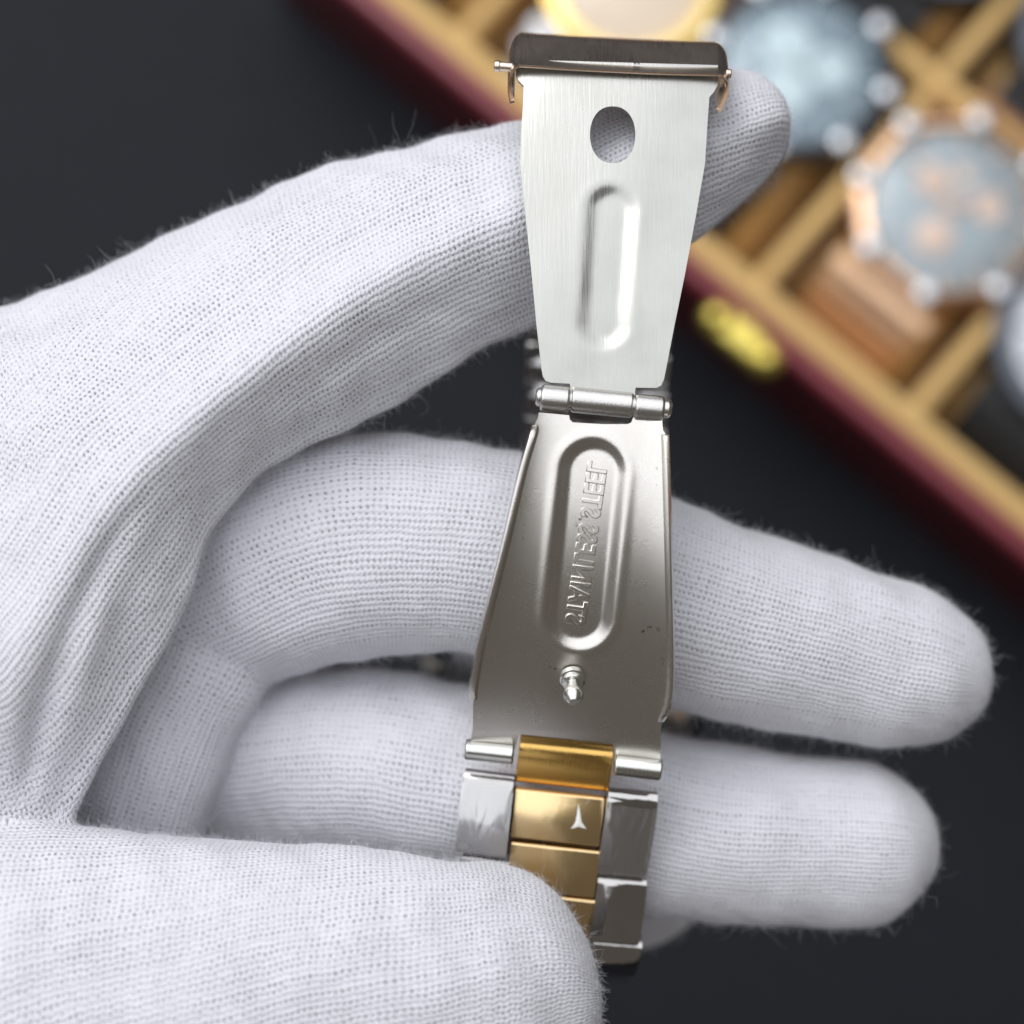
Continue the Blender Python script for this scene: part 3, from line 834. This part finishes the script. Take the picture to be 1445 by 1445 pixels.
# ------------------------------------------------------------------ the gloved hand
PIECES = []      # (grid points (n, m, 3) mm, u mm, v mm)
def add_loft(sections, vlen, crest=None, skew=0.0):
    """sections (n, m, 3): closed rings from the hand out to the tip"""
    cen = sections.mean(1); u = np.concatenate([[0], np.cumsum(np.linalg.norm(np.diff(cen, axis=0), axis=1))])
    n, m, _ = sections.shape
    vg = np.repeat((np.arange(m) / m * vlen)[None], n, 0)
    if crest is not None:
        seg = np.linalg.norm(np.roll(sections, -1, 1) - sections, axis=2)
        cum = np.concatenate([np.zeros((n, 1)), np.cumsum(seg, 1)[:, :-1]], 1)
        vg = cum - cum[:, crest:crest + 1]
    vg = vg + skew * u[:, None]
    PIECES.append((sections, u, vg))
def tube(st, squash=0.9, e=1.0, tip=True, m=72, step=0.9, start_cap=True, skew=0.0):
    """st: (px, py, z, r px) from the hand outwards; e stretches the rounded tip"""
    a = np.array(st, float)
    pts = np.column_stack([PN(a[:, :3]), a[:, 3] * S * (D - a[:, 2]) / D])
    L = np.linalg.norm(np.diff(pts[:, :3], axis=0), axis=1).sum()
    c = catmull(pts, max(8, int(L / step)))
    T = np.gradient(c[:, :3], axis=0); T /= np.linalg.norm(T, axis=1)[:, None]
    rows = [(c[i, :3], c[i, 3], T[i]) for i in range(len(c))]
    if tip:
        r = c[-1, 3]; t = T[-1]
        for k in range(1, 17):
            an = k / 16 * math.pi / 2
            rows.append((c[-1, :3] + t * r * e * math.sin(an), max(r * math.cos(an) ** .93, .02), t))
    if start_cap:
        r = c[0, 3]; t = T[0]
        for k in range(1, 7):
            an = k / 6 * math.pi / 2
            rows.insert(0, (c[0, :3] - t * r * .6 * math.sin(an), max(r * math.cos(an), .02), t))
    th = np.arange(m) / m * 2 * math.pi
    S_ = []
    for o, r, t in rows:
        x = norm(np.cross(t, [0, 0, 1])); n = np.cross(x, t)
        S_.append(o + r * (-np.sin(th)[:, None] * x - np.cos(th)[:, None] * n * squash))
    add_loft(np.array(S_), 2 * math.pi * np.median(c[:, 3]), None, skew)

# little finger with the heel of the hand: left silhouette L, crest C, free fold R
F1 = [((-700, 640), (-600, 1250), (-560, 1700), -8, -2, -10, -50), ((-480, 560), (-330, 1060), (-250, 1500), -10, 2, -8, -48),
      ((-330, 520), (-150, 980), (-40, 1330), -12, 5, -6, -44),
      ((-230, 495), (-30, 960), (75, 1205), -13, 6, -4, -38), ((-150, 470), (30, 900), (140, 1080), -13, 6, -3, -33),
      ((-60, 448), (100, 790), (207, 968), -13, 5.5, -3, -30), ((40, 425), (165, 700), (262, 850), -13, 5, -4, -29),
      ((150, 376), (262, 600), (322, 715), -13, 4, -6, -28), ((290, 308), (370, 512), (420, 640), -13, 2.5, -8, -27), ((440, 245), (490, 430), (540, 583), -13, .5, -10, -26),
      ((590, 202), (610, 360), (655, 512), -13.5, -2, -11, -25), ((735, 170), (748, 295), (765, 458), -14, -4.2, -12.5, -24), ((870, 130), (882, 235), (885, 392), -14.5, -5.6, -13, -23.5),
      ((985, 98), (1005, 200), (1000, 328), -15, -6.6, -13.5, -23), ((1052, 96), (1066, 178), (1052, 283), -15, -7.6, -14, -22.5), ((1092, 117), (1101, 168), (1090, 240), -15, -9.8, -14.5, -21), ((1110, 142), (1113, 170), (1108, 205), -15, -12.5, -15, -18.5)]
secs = []
for L_, C_, R_, zl, zc_, zr, zb in F1:
    L_, C_, R_ = map(np.array, (L_, C_, R_))
    ctl = [(*L_, zl), (*(L_ * .72 + C_ * .28), zl + (zc_ - zl) * .55), (*(L_ * .36 + C_ * .64), zl + (zc_ - zl) * .84), (*C_, zc_), (*(C_ * .55 + R_ * .45), zc_ + (zr - zc_) * .26), (*(C_ * .18 + R_ * .82), zc_ + (zr - zc_) * .66),
           (*R_, zr), (*(R_ * .88 + L_ * .12), zr * .5 + zb * .5), (*(R_ * .62 + L_ * .38), zb), (*(R_ * .3 + L_ * .7), zb), (*(R_ * .07 + L_ * .93), zl * .5 + zb * .5)]
    secs.append(PN(np.array(ctl)))
secs = np.array(secs); K = secs.shape[1]
ds = np.stack([catmull(secs[:, j], 150) for j in range(K)], 1)
full = np.array([np.roll(catmull(s, 96, True), 0, 0) for s in ds])
cap0 = [full[0].mean(0) + (full[0] - full[0].mean(0)) * f for f in (.02, .6)]
cap1 = [full[-1].mean(0) + (full[-1] - full[-1].mean(0)) * f + (full[-1].mean(0) - full[-6].mean(0)) * g for f, g in ((.7, .25), (.02, .35))]
full = np.concatenate([np.array(cap0), full, np.array(cap1)])
full = np.roll(full, 15, axis=1)            # seam at the back
add_loft(full, 62.0, int(round(3 / 11 * 96)) + 15)
# ring, middle and index fingers, thumb, heel of the palm, core
tube([(180, 900, -27, 150), (290, 850, -21, 142), (390, 800, -18, 152), (500, 772, -16.5, 158), (650, 772, -16.5, 148), (800, 806, -17, 149), (950, 857, -17.5, 142), (1120, 902, -18.5, 130), (1245, 933, -19.5, 119)], .88, 1.32)
tube([(180, 1130, -36, 140), (330, 1093, -29.5, 138), (480, 1082, -24, 138), (620, 1098, -22, 138), (780, 1135, -22, 137), (950, 1168, -22.5, 129), (1090, 1185, -22.5, 122), (1195, 1190, -22.5, 117)], .85, 1.1)
tube([(150, 1270, -46, 130), (450, 1262, -44, 125), (700, 1250, -44, 118), (870, 1232, -44, 112)], .85, 1.15)
tube([(-420, 1500, -12, 330), (-220, 1470, -3, 318), (-30, 1440, -1, 290), (180, 1422, 0, 248), (400, 1418, 0.5, 225), (540, 1416, 0.5, 214), (650, 1414, -0.5, 199)], .74, 1.0, skew=.26)
tube([(372, 745, -23, 66), (330, 830, -19.5, 90), (292, 930, -17.5, 92), (246, 1020, -17.5, 92), (203, 1130, -18, 96), (170, 1260, -20, 100), (120, 1400, -24, 110)], .85, .6)
tube([(-900, 1300, -25, 480), (-500, 1180, -26, 460), (-250, 1080, -28, 400), (-40, 1010, -33, 300), (150, 960, -36, 190)], .52, .5)
tube([(-1900, 1640, -25, 430), (-1400, 1480, -25, 440), (-900, 1310, -25, 470), (-600, 1210, -26, 440)], .62, .5)

def build_hand():
    V = []; F = []; off = 0
    for g, u, vl in PIECES:
        n, m, _ = g.shape
        V.append(g.reshape(-1, 3))
        for i in range(n - 1):
            a = off + i * m
            for j in range(m):
                F.append((a + j, a + (j + 1) % m, a + m + (j + 1) % m, a + m + j))
        F.append(tuple(range(off, off + m))[::-1]); F.append(tuple(range(off + (n - 1) * m, off + n * m)))
        off += n * m
    me = bpy.data.meshes.new('tmp'); me.from_pydata(np.vstack(V).tolist(), [], F); me.update()
    bm = bmesh.new(); bm.from_mesh(me); bmesh.ops.recalc_face_normals(bm, faces=bm.faces); bm.to_mesh(me); bm.free()
    ob = bpy.data.objects.new('tmp', me); COL.objects.link(ob)
    md = ob.modifiers.new('r', 'REMESH'); md.mode = 'VOXEL'; md.voxel_size = 0.36; md.adaptivity = 0
    dg = bpy.context.evaluated_depsgraph_get(); dg.update()
    m2 = bpy.data.meshes.new_from_object(ob.evaluated_get(dg))
    nv = len(m2.vertices); co = np.empty(nv * 3); m2.vertices.foreach_get('co', co); co = co.reshape(-1, 3)
    nl = len(m2.loops); lv = np.empty(nl, int); m2.loops.foreach_get('vertex_index', lv)
    nf = len(m2.polygons); ls = np.empty(nf, int); m2.polygons.foreach_get('loop_start', ls); lt = np.empty(nf, int); m2.polygons.foreach_get('loop_total', lt)
    ne = len(m2.edges); ed = np.empty(ne * 2, int); m2.edges.foreach_get('vertices', ed); ed = ed.reshape(-1, 2)
    bpy.data.objects.remove(ob); bpy.data.meshes.remove(me); bpy.data.meshes.remove(m2)
    deg = np.bincount(ed.ravel(), minlength=nv).astype(float)
    def relax(c, it, lam=.6):
        for _ in range(it):
            s = np.zeros_like(c)
            for k in range(3):
                s[:, k] = np.bincount(ed[:, 0], c[ed[:, 1], k], nv) + np.bincount(ed[:, 1], c[ed[:, 0], k], nv)
            c = c + lam * (s / deg[:, None] - c)
        return c
    co = relax(co, 12)
    # owner piece of each face and its knit coordinates
    fc = np.array([co[lv[a:a + b]].mean(0) for a, b in zip(ls, lt)]) if False else np.add.reduceat(co[lv], ls, axis=0) / lt[:, None]
    trees = []; big = kdtree.KDTree(sum(g.shape[0] * g.shape[1] for g, _, _ in PIECES)); own = []
    for pi, (g, u, vl) in enumerate(PIECES):
        for p in g.reshape(-1, 3): big.insert(p, len(own)); own.append(pi)
    big.balance()
    starts = np.cumsum([0] + [g.shape[0] * g.shape[1] for g, _, _ in PIECES])
    fo = np.empty(nf, int)
    allp = np.vstack([g.reshape(-1, 3) for g, _, _ in PIECES])
    near = np.fromiter((big.find(p)[1] for p in fc), int, nf)
    fo = np.array(own)[near]
    uv = np.zeros((nl, 2))
    lf = np.repeat(np.arange(nf), lt)
    for pi, (g, u, vl) in enumerate(PIECES):
        n, m, _ = g.shape
        sel = fo[lf] == pi
        if not sel.any(): continue
        vs = np.unique(lv[sel])
        # the nearest ring point of this piece, found from the faces' nearest points and polished on the grid
        idx = np.full(nv, -1)
        idx[lv[sel]] = near[lf[sel]] - starts[pi]
        ii = idx[vs] // m; jj = idx[vs] % m
        gp = g
        for _ in range(3):
            best = np.full(len(vs), 1e9); bi = ii.copy(); bj = jj.copy()
            for di in (-1, 0, 1):
                for dj in (-1, 0, 1):
                    a = np.clip(ii + di, 0, n - 1); b = (jj + dj) % m
                    d = ((gp[a, b] - co[vs]) ** 2).sum(1); ok = d < best
                    best[ok] = d[ok]; bi[ok] = a[ok]; bj[ok] = b[ok]
            ii, jj = bi, bj
        p0 = gp[ii, jj]
        i1 = np.minimum(ii + 1, n - 1); i0 = np.maximum(ii - 1, 0)
        Tu = gp[i1, jj] - gp[i0, jj]; du = u[i1] - u[i0]
        Tv = gp[ii, (jj + 1) % m] - gp[ii, (jj - 1) % m]
        dv = vl[ii, np.minimum(jj + 1, m - 1)] - vl[ii, np.maximum(jj - 1, 0)]
        dv = np.where((jj == 0) | (jj == m - 1), dv * 2, dv)
        d = co[vs] - p0
        a11 = (Tu * Tu).sum(1); a22 = (Tv * Tv).sum(1); a12 = (Tu * Tv).sum(1); b1 = (Tu * d).sum(1); b2 = (Tv * d).sum(1)
        det = a11 * a22 - a12 ** 2 + 1e-9
        su = np.clip((b1 * a22 - b2 * a12) / det, -.6, .6); sv = np.clip((b2 * a11 - b1 * a12) / det, -.6, .6)
        U = np.full(nv, 0.0); Vv = np.full(nv, 0.0)
        U[vs] = u[ii] + su * du + pi * 7.3; Vv[vs] = vl[ii, jj] + sv * dv
        uv[sel, 0] = U[lv[sel]]; uv[sel, 1] = Vv[lv[sel]]
    # faces that straddle a ring seam: bring their corners together
    v4 = uv[:, 1]
    vmax = np.maximum.reduceat(v4, ls); vmin = np.minimum.reduceat(v4, ls)
    span = np.array([np.median(p[2].max(1) - p[2].min(1)) for p in PIECES])[fo]
    strad = (vmax - vmin) > .4 * span
    fix = strad[lf]; uv[fix, 1] = vmin[lf][fix]
    # soft unevenness of the cloth
    nrm = np.zeros_like(co)
    quad = lt == 4
    q = lv[ls[quad][:, None] + np.arange(4)]
    fn = np.cross(co[q[:, 2]] - co[q[:, 0]], co[q[:, 3]] - co[q[:, 1]])
    for k in range(4):
        for c in range(3): nrm[:, c] += np.bincount(q[:, k], fn[:, c], nv)
    nrm /= np.linalg.norm(nrm, axis=1)[:, None] + 1e-9
    w = np.zeros(nv)
    for s, a in ((11.0, .10), (6.0, .05), (3.1, .022)):
        for _ in range(3):
            k = rng.normal(size=3); k = k / np.linalg.norm(k) * 2 * math.pi / s
            w += a * np.sin(co @ k + rng.uniform(0, 6.28) + 1.3 * np.sin(co @ (k[[1, 2, 0]] * .37)))
    w += folds(co, nrm)
    co = co + nrm * w[:, None]
    co = relax(co, 1, .3)
    base = P(-200, 1000, -40)
    wco = W(co); bl = WV(base)
    me = bpy.data.meshes.new('gloved_hand')
    me.vertices.add(nv); me.vertices.foreach_set('co', (wco - np.array(bl)).ravel())
    me.loops.add(nl); me.loops.foreach_set('vertex_index', lv)
    me.polygons.add(nf); me.polygons.foreach_set('loop_start', ls)
    me.update(calc_edges=True)
    lay = me.uv_layers.new(name='knit'); lay.data.foreach_set('uv', uv.ravel())
    me.materials.append(M_KNIT); me.shade_smooth(); me.validate()
    o = bpy.data.objects.new('gloved_hand', me); o.location = bl; COL.objects.link(o)
    o['label'] = 'hand in a white cotton knit glove holding the open bracelet between thumb and fingers'; o['category'] = 'gloved hand'
    return o, co, nrm, q, fn, np.array(bl)

FOLDS = [  # (pixel polyline, height mm, half width px): soft creases and crests of the cloth, z band
    ([(735, 300), (610, 352), (490, 424), (370, 508), (265, 595), (165, 692), (95, 790), (45, 880), (20, 1000), (14, 1140)], 0.42, 30, (-8, 12)),
    ([(700, 265), (560, 318), (440, 385), (320, 470), (210, 565), (110, 670)], -0.40, 44, (-9, 12)),
    ([(245, 650), (170, 750), (115, 850), (75, 955), (50, 1050), (32, 1145)], -0.75, 17, (-8, 12)),
    ([(180, 790), (140, 880), (105, 980), (70, 1090)], 0.35, 22, (-8, 12)),
    ([(330, 700), (325, 790), (350, 870), (398, 940)], 0.40, 30, (-20, -4)),
    ([(420, 690), (400, 790), (430, 890)], -0.3, 34, (-20, -4)),
    ([(560, 640), (600, 760), (590, 900)], 0.18, 26, (-20, -4)),
    ([(470, 960), (450, 1060), (440, 1190)], 0.20, 24, (-30, -8)),
    ([(590, 970), (620, 1080), (600, 1190)], -0.18, 30, (-30, -8)),
    ([(300, 1250), (420, 1290), (560, 1290)], 0.2, 36, (3, 30)),
    ([(560, 470), (450, 560), (380, 610)], 0.25, 18, (-14, 8)),
    ([(690, 395), (600, 440), (500, 505), (430, 575)], -0.22, 20, (-14, 10)),
    ([(700, 440), (610, 495), (520, 555)], 0.18, 16, (-16, 10)),
    ([(300, 660), (230, 770), (170, 880), (130, 990)], -0.30, 22, (-12, 12)),
    ([(560, 240), (430, 300), (300, 370), (180, 440)], 0.16, 34, (-14, 10)),
    ([(120, 560), (60, 680), (10, 800)], 0.22, 30, (-10, 12)),
    ([(1000, 800), (1060, 880), (1050, 990)], -0.12, 30, (-22, -4)),
    ([(1040, 1090), (1080, 1180), (1060, 1270)], 0.12, 26, (-30, -8)),
    ([(60, 1230), (200, 1225), (360, 1250)], -0.2, 30, (-4, 30)),
]
def folds(co, nrm):
    k = D / (D - co[:, 2]); px = co[:, 0] / S * k + 722.5; py = 722.5 - co[:, 1] / S * k
    w = np.zeros(len(co)); front = sstep(-.1, .4, nrm[:, 2])
    for pl, h, hw, zb in FOLDS:
        pl = catmull(np.array(pl, float), 30)
        d = np.full(len(co), 1e9); tt = np.zeros(len(co))
        near = (px > pl[:, 0].min() - 80) & (px < pl[:, 0].max() + 80) & (py > pl[:, 1].min() - 80) & (py < pl[:, 1].max() + 80) & (co[:, 2] > zb[0] - 3) & (co[:, 2] < zb[1] + 3)
        ix = np.where(near)[0]; dd = np.full(len(ix), 1e9); t0 = np.zeros(len(ix))
        for i in range(29):
            s, t = seg_dist(px[ix], py[ix], pl[i], pl[i + 1]); ok = s < dd
            dd[ok] = s[ok]; t0[ok] = (i + t[ok]) / 29
        zz = co[ix, 2]
        fade = sstep(0, .3, t0) * sstep(0, .12, 1 - t0) * sstep(zb[0] - 3, zb[0], zz) * sstep(-zb[1] - 3, -zb[1], -zz)
        w[ix] += h * np.exp(-(dd / hw) ** 2) * fade * front[ix]
    return w

HAND, HCO, HN, HQ, HFN, HBASE = build_hand()

# cotton fuzz standing off the cloth
def fuzz():
    area = np.linalg.norm(HFN, axis=1); cen = HCO[HQ].mean(1)
    inside = (np.abs(cen[:, 0]) < 62) & (np.abs(cen[:, 1]) < 62) & (cen[:, 2] > -60)
    pr = area * inside; pr /= pr.sum()
    N, NP = 240000, 6
    f = rng.choice(len(pr), N, p=pr)
    a = rng.uniform(size=(N, 2)); c = HCO[HQ[f]]
    root = (c[:, 0] * (1 - a[:, :1]) + c[:, 1] * a[:, :1]) * (1 - a[:, 1:]) + (c[:, 3] * (1 - a[:, :1]) + c[:, 2] * a[:, :1]) * a[:, 1:]
    n = HN[HQ[f, 0]]
    L = rng.gamma(2.0, .28, N) + .12
    longer = rng.uniform(size=N) < .0045; L[longer] = rng.uniform(1.6, 5.0, longer.sum())
    d = n * rng.uniform(.08, .65, N)[:, None] + rng.normal(size=(N, 3)) * .55
    inw = (d * n).sum(1); d += n * np.maximum(0, .12 - inw)[:, None]
    d /= np.linalg.norm(d, axis=1)[:, None]
    pts = np.empty((N, NP, 3)); p = root - n * .03; pts[:, 0] = p
    for k in range(1, NP):
        p = p + d * (L / (NP - 1))[:, None]; pts[:, k] = p
        d = d + rng.normal(size=(N, 3)) * .42; d /= np.linalg.norm(d, axis=1)[:, None]
    cv = bpy.data.hair_curves.new('fuzz'); cv.add_curves([NP] * N)
    cv.position_data.foreach_set('vector', (W(pts.reshape(-1, 3)) - HBASE).astype(np.float32).ravel())
    at = cv.attributes.get('radius') or cv.attributes.new('radius', 'FLOAT', 'POINT')
    rad = np.repeat(rng.uniform(.004, .0078, N), NP) * np.tile(np.linspace(1, .5, NP), N) * .001
    at.data.foreach_set('value', rad.astype(np.float32))
    cv.materials.append(M_FIBRE)
    o = bpy.data.objects.new('fuzz', cv); o['kind'] = 'stuff'
    COL.objects.link(o); o.parent = HAND
fuzz()
